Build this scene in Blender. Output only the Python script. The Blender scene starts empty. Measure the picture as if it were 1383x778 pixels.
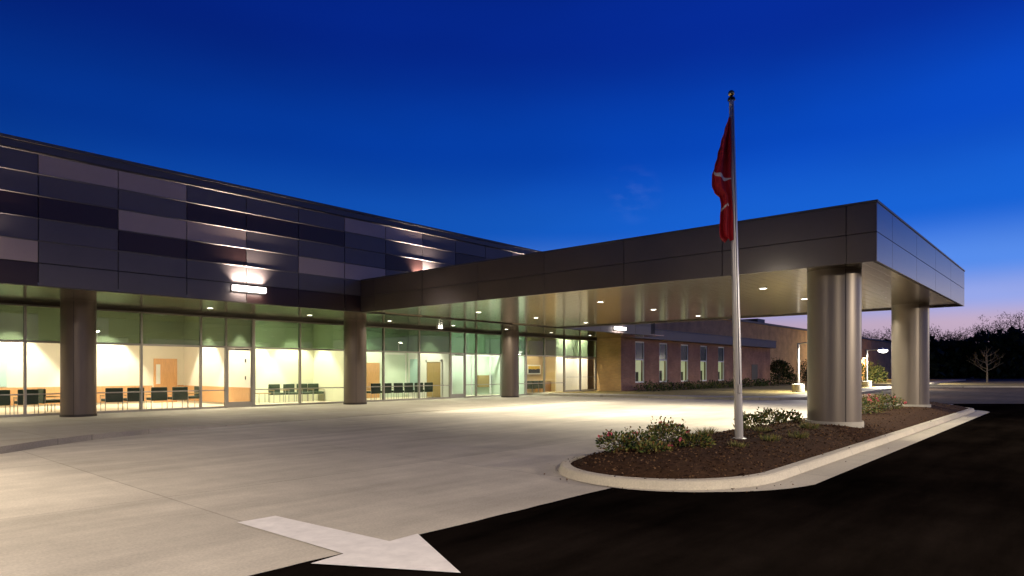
import bpy, bmesh, math, random
from mathutils import Vector, Matrix, noise
PI = math.pi
SC = bpy.context.scene
COL = SC.collection
rnd = random.Random(7)

# ------------------------------------------------------------------ camera
cd = bpy.data.cameras.new('camera')
cam = bpy.data.objects.new('camera', cd)
COL.objects.link(cam)
cam.location = (0, 0, 1.6)
cam.rotation_euler = (PI / 2, 0, -math.radians(48.535))
cd.sensor_width = 36
cd.lens = 22.96
cd.shift_y = 0.0813
cd.clip_end = 2000
cd.clip_start = 0.05
SC.camera = cam

# ------------------------------------------------------------------ dusk sky
w = bpy.data.worlds.new('World')
SC.world = w
w.use_nodes = True
nt = w.node_tree
N, L = nt.nodes, nt.links
bg = N['Background']
tc = N.new('ShaderNodeTexCoord')
sep = N.new('ShaderNodeSeparateXYZ')
L.new(tc.outputs['Generated'], sep.inputs[0])
ramp = N.new('ShaderNodeValToRGB')
L.new(sep.outputs[2], ramp.inputs[0])
cr = ramp.color_ramp
cr.interpolation = 'EASE'
stops = [(0.0, (.50, .33, .36)), (.06, (.50, .37, .50)), (.095, (.27, .34, .72)), (.14, (.085, .24, .76)),
         (.21, (.006, .12, .66)), (.32, (.0, .060, .50)), (.45, (.0, .024, .33)), (.60, (.0, .011, .19)), (1.0, (.0, .006, .09))]
while len(cr.elements) < len(stops):
    cr.elements.new(.5)
for e, (p, c) in zip(cr.elements, stops):
    e.position = p
    e.color = (*c, 1)
dot = N.new('ShaderNodeVectorMath')
dot.operation = 'DOT_PRODUCT'
dot.inputs[1].default_value = Vector((.93, -.36, 0)).normalized()
L.new(tc.outputs['Generated'], dot.inputs[0])
mr = N.new('ShaderNodeMapRange')
mr.inputs[1].default_value = -.6
mr.inputs[2].default_value = 1.0
mr.inputs[3].default_value = .30
mr.inputs[4].default_value = 1.08
L.new(dot.outputs['Value'], mr.inputs[0])
mul = N.new('ShaderNodeVectorMath')
mul.operation = 'SCALE'
L.new(ramp.outputs[0], mul.inputs[0])
L.new(mr.outputs[0], mul.inputs['Scale'])
# a breath of real twilight scattering and one faint shred of cloud
sky = N.new('ShaderNodeTexSky')
sky.sky_type = 'NISHITA'
sky.sun_disc = False
sky.sun_elevation = math.radians(-3)
sky.sun_rotation = math.radians(111)
sky.ozone_density = 4
ssc = N.new('ShaderNodeVectorMath')
ssc.operation = 'SCALE'
ssc.inputs['Scale'].default_value = .12
L.new(sky.outputs[0], ssc.inputs[0])
add = N.new('ShaderNodeVectorMath')
add.operation = 'ADD'
L.new(mul.outputs[0], add.inputs[0])
L.new(ssc.outputs[0], add.inputs[1])
nz = N.new('ShaderNodeTexNoise')
nz.inputs['Scale'].default_value = 2.2
nz.inputs['Detail'].default_value = 3
mp = N.new('ShaderNodeMapping')
mp.inputs['Scale'].default_value = (1, 1, 3.5)
L.new(tc.outputs['Generated'], mp.inputs[0])
L.new(mp.outputs[0], nz.inputs[0])
cm = N.new('ShaderNodeMapRange')
cm.inputs[1].default_value = .3
cm.inputs[2].default_value = .75
cm.inputs[3].default_value = .93
cm.inputs[4].default_value = 1.10
L.new(nz.outputs[0], cm.inputs[0])
cs = N.new('ShaderNodeVectorMath')
cs.operation = 'SCALE'
L.new(add.outputs[0], cs.inputs[0])
L.new(cm.outputs[0], cs.inputs['Scale'])
# one faint wisp of cloud low in the sky beyond the canopy
wd = N.new('ShaderNodeVectorMath')
wd.operation = 'DISTANCE'
wd.inputs[1].default_value = (.828, .497, .257)
L.new(tc.outputs['Generated'], wd.inputs[0])
wm = N.new('ShaderNodeMapRange')
wm.inputs[1].default_value = .045
wm.inputs[2].default_value = .0
L.new(wd.outputs['Value'], wm.inputs[0])
wmp = N.new('ShaderNodeMapping')
wmp.inputs['Rotation'].default_value = (.5, .3, .4)
wmp.inputs['Scale'].default_value = (10, 30, 60)
L.new(tc.outputs['Generated'], wmp.inputs[0])
wnz = N.new('ShaderNodeTexNoise')
wnz.inputs['Scale'].default_value = 1.0
wnz.inputs['Detail'].default_value = 4
L.new(wmp.outputs[0], wnz.inputs[0])
wr_ = N.new('ShaderNodeMapRange')
wr_.inputs[1].default_value = .45
wr_.inputs[2].default_value = .75
wr_.inputs[4].default_value = 1.0
L.new(wnz.outputs[0], wr_.inputs[0])
wx = N.new('ShaderNodeMath')
wx.operation = 'MULTIPLY'
L.new(wm.outputs[0], wx.inputs[0])
L.new(wr_.outputs[0], wx.inputs[1])
wc = N.new('ShaderNodeVectorMath')
wc.operation = 'SCALE'
wc.inputs[0].default_value = (.035, .038, .045)
L.new(wx.outputs[0], wc.inputs['Scale'])
wa = N.new('ShaderNodeVectorMath')
wa.operation = 'ADD'
L.new(cs.outputs[0], wa.inputs[0])
L.new(wc.outputs[0], wa.inputs[1])
L.new(wa.outputs[0], bg.inputs[0])
bg.inputs[1].default_value = 1.0

SC.view_settings.view_transform = 'Standard'
SC.view_settings.look = 'None'
SC.view_settings.exposure = 0.0
SC.view_settings.gamma = 1.0
SC.view_settings.use_curve_mapping = False
SC.render.engine = 'CYCLES'
SC.cycles.max_bounces = 8
SC.cycles.transparent_max_bounces = 16
SC.cycles.sample_clamp_indirect = 4
SC.cycles.caustics_reflective = False
SC.cycles.caustics_refractive = False

P_DOWN, P_SOFFIT, P_SCONCE, P_LOT, P_POST = 250, 95, 130, 3000, 1500

# ------------------------------------------------------------------ materials
MATS = {}
def mat(name, col, rough=.6, metal=0., spec=.5, noise_amt=0., noise_scale=5., bump=0., bump_scale=40., emit=None, estr=0., stretch=None):
    if name in MATS:
        return MATS[name]
    m = bpy.data.materials.new(name)
    m.use_nodes = True
    n, l = m.node_tree.nodes, m.node_tree.links
    b = n['Principled BSDF']
    b.inputs['Base Color'].default_value = (*col, 1)
    b.inputs['Roughness'].default_value = rough
    b.inputs['Metallic'].default_value = metal
    b.inputs['Specular IOR Level'].default_value = spec
    if emit:
        b.inputs['Emission Color'].default_value = (*emit, 1)
        b.inputs['Emission Strength'].default_value = estr
    t = n.new('ShaderNodeTexCoord')
    vec = t.outputs['Object']
    if stretch:
        mm = n.new('ShaderNodeMapping')
        mm.inputs['Scale'].default_value = stretch
        l.new(vec, mm.inputs[0])
        vec = mm.outputs[0]
    if noise_amt:
        z = n.new('ShaderNodeTexNoise')
        z.inputs['Scale'].default_value = noise_scale
        z.inputs['Detail'].default_value = 6
        z.inputs['Roughness'].default_value = .62
        l.new(vec, z.inputs[0])
        r = n.new('ShaderNodeMapRange')
        r.inputs[1].default_value = .25
        r.inputs[2].default_value = .75
        r.inputs[3].default_value = 1 - noise_amt
        r.inputs[4].default_value = 1 + noise_amt
        l.new(z.outputs[0], r.inputs[0])
        s = n.new('ShaderNodeVectorMath')
        s.operation = 'SCALE'
        s.inputs[0].default_value = col
        l.new(r.outputs[0], s.inputs['Scale'])
        l.new(s.outputs[0], b.inputs['Base Color'])
    if bump:
        z2 = n.new('ShaderNodeTexNoise')
        z2.inputs['Scale'].default_value = bump_scale
        z2.inputs['Detail'].default_value = 4
        l.new(vec, z2.inputs[0])
        bp = n.new('ShaderNodeBump')
        bp.inputs['Strength'].default_value = bump
        bp.inputs['Distance'].default_value = .02
        l.new(z2.outputs[0], bp.inputs['Height'])
        l.new(bp.outputs[0], b.inputs['Normal'])
    MATS[name] = m
    return m

def glass(name, tint, fmul=1.0, rough=.0):
    m = bpy.data.materials.new(name)
    m.use_nodes = True
    n, l = m.node_tree.nodes, m.node_tree.links
    n.remove(n['Principled BSDF'])
    tr = n.new('ShaderNodeBsdfTransparent')
    tr.inputs[0].default_value = (*tint, 1)
    gl = n.new('ShaderNodeBsdfGlossy')
    gl.inputs['Roughness'].default_value = rough
    gl.inputs[0].default_value = (1, 1, 1, 1)
    fr = n.new('ShaderNodeFresnel')
    fr.inputs[0].default_value = 1.5
    mu = n.new('ShaderNodeMath')
    mu.operation = 'MULTIPLY'
    mu.inputs[1].default_value = fmul
    l.new(fr.outputs[0], mu.inputs[0])
    mx = n.new('ShaderNodeMixShader')
    l.new(mu.outputs[0], mx.inputs[0])
    l.new(tr.outputs[0], mx.inputs[1])
    l.new(gl.outputs[0], mx.inputs[2])
    l.new(mx.outputs[0], n['Material Output'].inputs[0])
    return m

M_alu = mat('storefront_aluminium', (.30, .275, .24), .42, .4, noise_amt=.06, noise_scale=3)
M_dark = mat('dark_bronze_metal', (.035, .026, .02), .45, .3)
M_glass = glass('clear_glass', (.93, .96, .93), 1.0)
M_green = glass('green_tinted_glass', (.085, .130, .090), 1.2)
def frost(m, col, f):
    n, l = m.node_tree.nodes, m.node_tree.links
    out = n['Material Output']
    src = out.inputs[0].links[0].from_socket
    d = n.new('ShaderNodeBsdfDiffuse')
    d.inputs[0].default_value = (*col, 1)
    mx = n.new('ShaderNodeMixShader')
    mx.inputs[0].default_value = f
    l.new(src, mx.inputs[1])
    l.new(d.outputs[0], mx.inputs[2])
    l.new(mx.outputs[0], out.inputs[0])
frost(M_green, (.20, .26, .21), .10)
M_pale = mat('panel_taupe', (.34, .255, .20), .42, .25, noise_amt=.08, noise_scale=.8)
M_gray = mat('panel_slate', (.090, .076, .072), .42, .25, noise_amt=.10, noise_scale=.8)
M_brown = mat('panel_espresso', (.024, .010, .008), .42, .2, noise_amt=.12, noise_scale=.8)
M_ledge = mat('panel_drip_edge', (.125, .11, .105), .4, .2)
M_cap = mat('parapet_cap', (.07, .062, .058), .4, .4)
M_fascia = mat('fascia_bronze_metal', (.092, .070, .048), .40, .40, noise_amt=.10, noise_scale=1.1, bump=.04, bump_scale=1.5)
M_fascia.node_tree.nodes['Principled BSDF'].inputs['Coat Weight'].default_value = .55
M_fascia.node_tree.nodes['Principled BSDF'].inputs['Coat Roughness'].default_value = .16
M_joint = mat('panel_joint', (.008, .007, .006), .7)
M_colm = mat('column_cladding', (.22, .188, .155), .40, .5, noise_amt=.08, noise_scale=2.2, stretch=(1, 1, .25))
M_colb = mat('brown_column_cladding', (.12, .092, .075), .40, .45, noise_amt=.08, noise_scale=2.2, stretch=(1, 1, .25))
M_cream = mat('cream_wall_paint', (.82, .76, .62), .75, noise_amt=.03, noise_scale=2)
M_lime = mat('pale_lime_wall_paint', (.80, .79, .58), .75, noise_amt=.03, noise_scale=2)
M_mint = mat('pale_mint_wall_paint', (.60, .70, .56), .7, noise_amt=.03, noise_scale=2)
M_tan = mat('tan_wall_paint', (.50, .38, .22), .75, noise_amt=.03, noise_scale=2)
M_white = mat('white_trim_paint', (.8, .8, .74), .5, noise_amt=.02, noise_scale=3)
M_ceil = mat('ceiling_tile', (.7, .68, .6), .85, noise_amt=.03, noise_scale=6)
M_floor = mat('interior_floor', (.60, .52, .38), .3, noise_amt=.08, noise_scale=3)
M_wood = mat('orange_wood_veneer', (.60, .33, .14), .4, noise_amt=.18, noise_scale=4, stretch=(6, 6, .7))
M_wood2 = mat('tan_wood_veneer', (.36, .25, .10), .45, noise_amt=.15, noise_scale=4, stretch=(6, 6, .7))
M_teal = mat('frosted_teal_panel', (.42, .60, .56), .3)
M_chair = mat('dark_green_upholstery', (.028, .05, .03), .7, noise_amt=.12, noise_scale=20)
M_leg = mat('brushed_steel', (.38, .36, .33), .35, .9)
M_lamp = mat('lit_lens', (.9, .9, .9), .5, emit=(1, .93, .80), estr=14)
M_lampw = mat('lit_sconce_lens', (.9, .9, .9), .5, emit=(1, .90, .84), estr=9)
M_post = mat('galvanised_post', (.42, .41, .39), .4, .6, noise_amt=.06, noise_scale=5)
M_pole = mat('satin_aluminium_pole', (.50, .48, .45), .32, .45, noise_amt=.06, noise_scale=4, stretch=(1, 1, .2))
M_pedest = mat('pedestal_concrete', (.42, .39, .33), .85, noise_amt=.14, noise_scale=5, bump=.25)
M_leafd = mat('leaf_dark_green', (.014, .030, .009), .6, spec=.2)
M_leafm = mat('leaf_mid_green', (.075, .105, .024), .6, spec=.2)
M_leafl = mat('leaf_light_green', (.20, .19, .05), .6, spec=.2)
M_leafr = mat('leaf_russet', (.16, .085, .026), .6, spec=.2)
M_straw = mat('dry_grass_blade', (.20, .155, .06), .7)
M_flower = mat('pink_petals', (.62, .12, .17), .5)
M_bark = mat('grey_bark', (.16, .135, .11), .85, noise_amt=.25, noise_scale=9, bump=.4)
M_barkd = mat('dark_bark', (.018, .014, .012), .9)
M_flag = mat('red_flag_cloth', (.40, .005, .013), .75, noise_amt=.12, noise_scale=5)
M_emblem = mat('white_flag_print', (.72, .66, .62), .8)
M_gold = mat('gilded_finial', (.55, .42, .16), .3, .9)
M_rope = mat('halyard_rope', (.09, .085, .08), .8)

def nodes_of(m):
    return m.node_tree.nodes, m.node_tree.links

def concrete(name, col, amt, joints=None, scale=.22, rough=.7, spec=.35):
    m = mat(name, col, rough, noise_amt=0, spec=spec)
    n, l = nodes_of(m)
    b = n['Principled BSDF']
    t = n.new('ShaderNodeTexCoord')
    # broad blotches, trowel streaks and fine grain multiplied together
    def layer(sc, lo, hi, stretch, det=6):
        mm = n.new('ShaderNodeMapping')
        mm.inputs['Scale'].default_value = stretch
        l.new(t.outputs['Object'], mm.inputs[0])
        z = n.new('ShaderNodeTexNoise')
        z.inputs['Scale'].default_value = sc
        z.inputs['Detail'].default_value = det
        z.inputs['Roughness'].default_value = .6
        l.new(mm.outputs[0], z.inputs[0])
        r = n.new('ShaderNodeMapRange')
        r.inputs[1].default_value = .28
        r.inputs[2].default_value = .72
        r.inputs[3].default_value = lo
        r.inputs[4].default_value = hi
        l.new(z.outputs[0], r.inputs[0])
        return r.outputs[0]
    def prod(a, c):
        q = n.new('ShaderNodeMath')
        q.operation = 'MULTIPLY'
        l.new(a, q.inputs[0])
        l.new(c, q.inputs[1])
        return q.outputs[0]
    v = prod(layer(scale, 1 - amt, 1 + amt, (1, 1, 1)), layer(1.1, 1 - amt * .8, 1 + amt * .8, (.22, 1.3, 1)))
    v = prod(v, layer(38, .86, 1.12, (1, 1, 1), 3))
    v = prod(v, layer(2.4, .93, 1.06, (1, .5, 1)))
    if joints:
        dv = n.new('ShaderNodeVectorMath')
        dv.operation = 'SNAP'
        dv.inputs[1].default_value = (joints[0][1], joints[1][1] if len(joints) > 1 else 1000, 1000)
        of = n.new('ShaderNodeVectorMath')
        of.operation = 'ADD'
        of.inputs[1].default_value = (joints[0][2], joints[1][2] if len(joints) > 1 else 0, 0)
        l.new(t.outputs['Object'], of.inputs[0])
        l.new(of.outputs[0], dv.inputs[0])
        wn = n.new('ShaderNodeTexWhiteNoise')
        l.new(dv.outputs[0], wn.inputs[0])
        wr = n.new('ShaderNodeMapRange')
        wr.inputs[3].default_value = .93
        wr.inputs[4].default_value = 1.06
        l.new(wn.outputs[0], wr.inputs[0])
        v = prod(v, wr.outputs[0])
        sp = n.new('ShaderNodeSeparateXYZ')
        l.new(t.outputs['Object'], sp.inputs[0])
        for ax, pitch, off in joints:
            a = n.new('ShaderNodeMath')
            a.operation = 'ADD'
            a.inputs[1].default_value = 100 * pitch + off
            l.new(sp.outputs[ax], a.inputs[0])
            mo = n.new('ShaderNodeMath')
            mo.operation = 'MODULO'
            mo.inputs[1].default_value = pitch
            l.new(a.outputs[0], mo.inputs[0])
            lt = n.new('ShaderNodeMapRange')
            lt.inputs[1].default_value = .018
            lt.inputs[2].default_value = .032
            lt.inputs[3].default_value = .74
            lt.inputs[4].default_value = 1
            l.new(mo.outputs[0], lt.inputs[0])
            v = prod(v, lt.outputs[0])
    s = n.new('ShaderNodeVectorMath')
    s.operation = 'SCALE'
    s.inputs[0].default_value = col
    l.new(v, s.inputs['Scale'])
    l.new(s.outputs[0], b.inputs['Base Color'])
    z2 = n.new('ShaderNodeTexNoise')
    z2.inputs['Scale'].default_value = 60
    l.new(t.outputs['Object'], z2.inputs[0])
    bp = n.new('ShaderNodeBump')
    bp.inputs['Strength'].default_value = .15
    bp.inputs['Distance'].default_value = .01
    l.new(z2.outputs[0], bp.inputs['Height'])
    l.new(bp.outputs[0], b.inputs['Normal'])
    return m

M_drive = concrete('drive_concrete', (.47, .425, .35), .24, [(0, 4.6, 1.3), (1, 4.6, .4)])
M_walk = concrete('sidewalk_concrete', (.36, .325, .26), .12, [(0, 2.3, .5), (1, 2.3, 1.0)])
M_curb = concrete('curb_concrete', (.52, .47, .37), .13, [(0, 3.0, 1.35)])
M_asph = concrete('sealed_asphalt', (.0060, .0044, .0036), .8, rough=1.0, spec=.0)
M_road = concrete('old_asphalt', (.095, .066, .045), .35, rough=.9, spec=.15)
M_mulch = mat('bark_mulch', (.052, .027, .014), 1.0, spec=.1, noise_amt=.5, noise_scale=14, bump=1.0, bump_scale=30)
M_chip1 = mat('mulch_chip_dark', (.028, .014, .008), .95, spec=.1)
M_chip2 = mat('mulch_chip_light', (.15, .085, .045), .9, spec=.1)
M_lawn = mat('winter_lawn', (.22, .17, .05), .95, noise_amt=.35, noise_scale=3, bump=.6, bump_scale=25)
M_field = mat('field_ground', (.03, .032, .02), .95, noise_amt=.4, noise_scale=.3, bump=.6)
M_paint = mat('arrow_white_paint', (.76, .72, .68), .6, noise_amt=.13, noise_scale=6, bump=.1)

def brick(name, c1, c2, mortar, axis):
    m = bpy.data.materials.new(name)
    m.use_nodes = True
    n, l = nodes_of(m)
    b = n['Principled BSDF']
    b.inputs['Roughness'].default_value = .85
    t = n.new('ShaderNodeTexCoord')
    sp = n.new('ShaderNodeSeparateXYZ')
    l.new(t.outputs['Object'], sp.inputs[0])
    sm = n.new('ShaderNodeMath')
    sm.operation = 'ADD'
    l.new(sp.outputs[0], sm.inputs[0])
    l.new(sp.outputs[1], sm.inputs[1])
    cb = n.new('ShaderNodeCombineXYZ')
    l.new(sm.outputs[0], cb.inputs[0])
    l.new(sp.outputs[2], cb.inputs[1])
    br = n.new('ShaderNodeTexBrick')
    br.inputs['Scale'].default_value = 1.0
    br.inputs['Brick Width'].default_value = .30
    br.inputs['Row Height'].default_value = .10
    br.inputs['Mortar Size'].default_value = .010
    br.inputs['Color1'].default_value = (*c1, 1)
    br.inputs['Color2'].default_value = (*c2, 1)
    br.inputs['Mortar'].default_value = (*mortar, 1)
    l.new(cb.outputs[0], br.inputs[0])
    z = n.new('ShaderNodeTexNoise')
    z.inputs['Scale'].default_value = .9
    z.inputs['Detail'].default_value = 5
    l.new(t.outputs['Object'], z.inputs[0])
    r = n.new('ShaderNodeMapRange')
    r.inputs[1].default_value = .3
    r.inputs[2].default_value = .7
    r.inputs[3].default_value = .75
    r.inputs[4].default_value = 1.2
    l.new(z.outputs[0], r.inputs[0])
    s = n.new('ShaderNodeVectorMath')
    s.operation = 'SCALE'
    l.new(br.outputs[0], s.inputs[0])
    l.new(r.outputs[0], s.inputs['Scale'])
    l.new(s.outputs[0], b.inputs['Base Color'])
    return m
M_brick = brick('dark_red_brick', (.27, .125, .075), (.33, .165, .105), (.25, .18, .14), 0)
M_tanbrick = brick('tan_brick', (.44, .27, .11), (.52, .32, .14), (.42, .31, .19), 0)

def soffit_mat():
    m = mat('soffit_metal_plank', (.42, .37, .30), .14, .72)
    n, l = nodes_of(m)
    b = n['Principled BSDF']
    t = n.new('ShaderNodeTexCoord')
    sp = n.new('ShaderNodeSeparateXYZ')
    l.new(t.outputs['Object'], sp.inputs[0])
    mo = n.new('ShaderNodeMath')
    mo.operation = 'PINGPONG'
    mo.inputs[1].default_value = .15
    l.new(sp.outputs[1], mo.inputs[0])
    st = n.new('ShaderNodeMapRange')
    st.inputs[1].default_value = .0
    st.inputs[2].default_value = .020
    l.new(mo.outputs[0], st.inputs[0])
    z = n.new('ShaderNodeTexNoise')
    z.inputs['Scale'].default_value = .5
    z.inputs['Detail'].default_value = 2
    mm = n.new('ShaderNodeMapping')
    mm.inputs['Scale'].default_value = (.6, 3.3, 1)
    l.new(t.outputs['Object'], mm.inputs[0])
    l.new(mm.outputs[0], z.inputs[0])
    ad = n.new('ShaderNodeMath')
    ad.operation = 'MULTIPLY_ADD'
    ad.inputs[1].default_value = 1.2
    l.new(z.outputs[0], ad.inputs[0])
    l.new(st.outputs[0], ad.inputs[2])
    bp = n.new('ShaderNodeBump')
    bp.inputs['Strength'].default_value = .25
    bp.inputs['Distance'].default_value = .006
    l.new(ad.outputs[0], bp.inputs['Height'])
    l.new(bp.outputs[0], b.inputs['Normal'])
    mx = n.new('ShaderNodeMapRange')
    mx.inputs[3].default_value = .42
    mx.inputs[4].default_value = 1.0
    l.new(st.outputs[0], mx.inputs[0])
    s = n.new('ShaderNodeVectorMath')
    s.operation = 'SCALE'
    s.inputs[0].default_value = (.42, .365, .285)
    l.new(mx.outputs[0], s.inputs['Scale'])
    l.new(s.outputs[0], b.inputs['Base Color'])
    return m
M_soffit = soffit_mat()

# ------------------------------------------------------------------ mesh helpers
class MB:
    def __init__(s):
        s.v, s.f, s.m, s.mats = [], [], [], []
    def mi(s, m):
        if m not in s.mats:
            s.mats.append(m)
        return s.mats.index(m)
    def face(s, pts, m):
        i = len(s.v)
        s.v += [tuple(p) for p in pts]
        s.f.append(tuple(range(i, i + len(pts))))
        s.m.append(s.mi(m))
        return s
    def box(s, x0, x1, y0, y1, z0, z1, m):
        i = len(s.v)
        s.v += [(x, y, z) for z in (z0, z1) for x, y in ((x0, y0), (x1, y0), (x1, y1), (x0, y1))]
        k = s.mi(m)
        for q in ((3, 2, 1, 0), (4, 5, 6, 7), (0, 1, 5, 4), (1, 2, 6, 5), (2, 3, 7, 6), (3, 0, 4, 7)):
            s.f.append(tuple(i + a for a in q))
            s.m.append(k)
        return s
    def obox(s, c, ax, hx, hy, hz, m):  # rotated about z by ax
        ca, sa = math.cos(ax), math.sin(ax)
        i = len(s.v)
        for z in (-hz, hz):
            for x, y in ((-hx, -hy), (hx, -hy), (hx, hy), (-hx, hy)):
                s.v.append((c[0] + x * ca - y * sa, c[1] + x * sa + y * ca, c[2] + z))
        k = s.mi(m)
        for q in ((3, 2, 1, 0), (4, 5, 6, 7), (0, 1, 5, 4), (1, 2, 6, 5), (2, 3, 7, 6), (3, 0, 4, 7)):
            s.f.append(tuple(i + a for a in q))
            s.m.append(k)
        return s
    def tube(s, pts, rad, m, seg=10, cap=True):
        pts = [Vector(p) for p in pts]
        if not isinstance(rad, (list, tuple)):
            rad = [rad] * len(pts)
        k = s.mi(m)
        rings = []
        ref = None
        for a, p in enumerate(pts):
            d = (pts[min(a + 1, len(pts) - 1)] - pts[max(a - 1, 0)]).normalized()
            if ref is None or abs(ref.dot(d)) > .98:
                ref = Vector((1, 0, 0)) if abs(d.x) < .8 else Vector((0, 1, 0))
            u = (ref - d * ref.dot(d)).normalized()
            ref = u
            vv = d.cross(u)
            i = len(s.v)
            for q in range(seg):
                t = 2 * PI * q / seg
                s.v.append(tuple(p + (u * math.cos(t) + vv * math.sin(t)) * rad[a]))
            rings.append(i)
        for a in range(len(rings) - 1):
            for q in range(seg):
                r = (q + 1) % seg
                s.f.append((rings[a] + q, rings[a] + r, rings[a + 1] + r, rings[a + 1] + q))
                s.m.append(k)
        if cap:
            s.f.append(tuple(rings[0] + q for q in reversed(range(seg))))
            s.f.append(tuple(rings[-1] + q for q in range(seg)))
            s.m += [k, k]
        return s
    def ball(s, c, r, m, seg=10, rg=6, sq=(1, 1, 1)):
        k = s.mi(m)
        i = len(s.v)
        for a in range(rg + 1):
            th = PI * a / rg
            for q in range(seg):
                t = 2 * PI * q / seg
                s.v.append((c[0] + r * sq[0] * math.sin(th) * math.cos(t), c[1] + r * sq[1] * math.sin(th) * math.sin(t), c[2] + r * sq[2] * math.cos(th)))
        for a in range(rg):
            for q in range(seg):
                p = (q + 1) % seg
                s.f.append((i + a * seg + q, i + (a + 1) * seg + q, i + (a + 1) * seg + p, i + a * seg + p))
                s.m.append(k)
        return s
    def leaf(s, c, d, w, m):  # a small bent leaf: two quads folded on the midrib
        d = Vector(d)
        u = d.cross(Vector((rnd.uniform(-1, 1), rnd.uniform(-1, 1), rnd.uniform(-1, 1))))
        if u.length < 1e-4:
            return
        u = u.normalized() * w
        nn = d.cross(u).normalized() * w * .35
        c = Vector(c)
        k = s.mi(m)
        i = len(s.v)
        s.v += [tuple(c), tuple(c + d * .5 + u + nn), tuple(c + d), tuple(c + d * .5 - u + nn)]
        s.f += [(i, i + 1, i + 2), (i, i + 2, i + 3)]
        s.m += [k, k]
    def build(s, name, parent=None, smooth=False, bevel=0., seg=2):
        me = bpy.data.meshes.new(name)
        me.from_pydata(s.v, [], s.f)
        for m in s.mats:
            me.materials.append(m)
        me.polygons.foreach_set('material_index', s.m)
        if smooth:
            me.polygons.foreach_set('use_smooth', [True] * len(me.polygons))
        me.update()
        o = bpy.data.objects.new(name, me)
        COL.objects.link(o)
        if parent:
            o.parent = parent
            o.matrix_parent_inverse = parent.matrix_world.inverted() if False else Matrix.Translation(parent.location).inverted() if parent.type == 'EMPTY' and parent.parent is None else Matrix.Identity(4)
        if smooth:
            try:
                md = o.modifiers.new('auto', 'EDGE_SPLIT')
                md.split_angle = math.radians(40)
            except Exception:
                pass
        if bevel:
            b = o.modifiers.new('bevel', 'BEVEL')
            b.width = bevel
            b.segments = seg
            b.limit_method = 'ANGLE'
        return o

def tag(o, label=None, cat=None, group=None, kind=None):
    if label: o['label'] = label
    if cat: o['category'] = cat
    if group: o['group'] = group
    if kind: o['kind'] = kind
    return o

def thing(name, label, cat, loc=(0, 0, 0), group=None):
    o = bpy.data.objects.new(name, None)
    o.empty_display_size = .2
    COL.objects.link(o)
    o.location = loc
    return tag(o, label, cat, group)

def copy_tree(o, parent=None):
    c = o.copy()
    COL.objects.link(c)
    if parent:
        c.parent = parent
    for ch in list(o.children):
        copy_tree(ch, c)
    return c

def light(kind, name, loc, power, col, parent=None, size=.3, rot=(0, 0, 0), spread=None, spot=None, blend=.5, sizey=None):
    d = bpy.data.lights.new(name, kind)
    d.energy = power
    d.color = col
    if kind == 'AREA':
        d.shape = 'DISK' if sizey is None else 'RECTANGLE'
        d.size = size
        if sizey is not None:
            d.size_y = sizey
        if spread:
            d.spread = spread
    if kind == 'SPOT':
        d.spot_size = spot
        d.spot_blend = blend
        d.shadow_soft_size = size
    if kind == 'POINT':
        d.shadow_soft_size = size
    o = bpy.data.objects.new(name, d)
    COL.objects.link(o)
    o.location = loc
    o.rotation_euler = rot
    if parent:
        o.parent = parent
        if parent.type == 'EMPTY':
            o.matrix_parent_inverse = Matrix.Translation(parent.location).inverted()
    return o

WARM = (1, .86, .62)
WARMG = (1, .91, .72)

# ------------------------------------------------------------------ ground and pavements
def sheet(name, poly, z, m, kind='structure', thick=0.):
    b = MB()
    n = len(poly)
    b.face([(x, y, z) for x, y in poly], m)
    if thick:
        for a in range(n):
            p, q = poly[a], poly[(a + 1) % n]
            b.face([(p[0], p[1], z - thick), (q[0], q[1], z - thick), (q[0], q[1], z), (p[0], p[1], z)], m)
    o = b.build(name)
    tag(o, kind=kind)
    return o

sheet('ground', [(-700, -700), (700, -700), (700, 700), (-700, 700)], -.03, M_field)
sheet('parking_lot', [(-90, -70), (41, -70), (41, 2.4), (38.4, 5.5), (38.4, 12), (-90, 12)], -.008, M_asph)
sheet('road', [(38, -70), (90, -70), (83.5, 4.5), (76.5, 12.6), (140, 15.2), (140, 12.2), (200, 14), (200, 16), (66, 13), (38, 12.5)], -.014, M_road)
DW_Y = 4.93
sheet('driveway', [(-60, DW_Y)] + [(-8 + .22 * i, DW_Y + .022 * noise.noise((i * .35, 1.7, 0)) + .012 * noise.noise((i * 1.3, 4.1, 0))) for i in range(76)] + [(38, DW_Y), (38, 12), (37.3, 28.17), (-60, 28.17)], -.004, M_drive)
# grass verge across the road
vb = MB()
vp = [(77, 12.3), (78.6, 9.6), (83.2, 4.7), (93, -14), (110, -50), (140, -50), (125, 8), (104, 14.2)]
vb.face([(x, y, .10) for x, y in vp], M_lawn)
vb.build('verge').__setitem__('kind', 'structure')
kb = MB()
for a in range(4):
    p, q = Vector(vp[a]), Vector(vp[a + 1])
    t = (q - p).normalized()
    nn = Vector((t.y, -t.x)) * .35
    nn = nn if nn.x < 0 else -nn
    for z0, z1, u0, u1 in ((.13, .13, 0, 1),):
        kb.face([(p.x, p.y, .13), (q.x, q.y, .13), (q.x + nn.x, q.y + nn.y, .13), (p.x + nn.x, p.y + nn.y, .13)], M_curb)
    kb.face([(p.x + nn.x, p.y + nn.y, -.02), (q.x + nn.x, q.y + nn.y, -.02), (q.x + nn.x, q.y + nn.y, .13), (p.x + nn.x, p.y + nn.y, .13)], M_curb)
kb.build('verge_curb').__setitem__('kind', 'structure')

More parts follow.
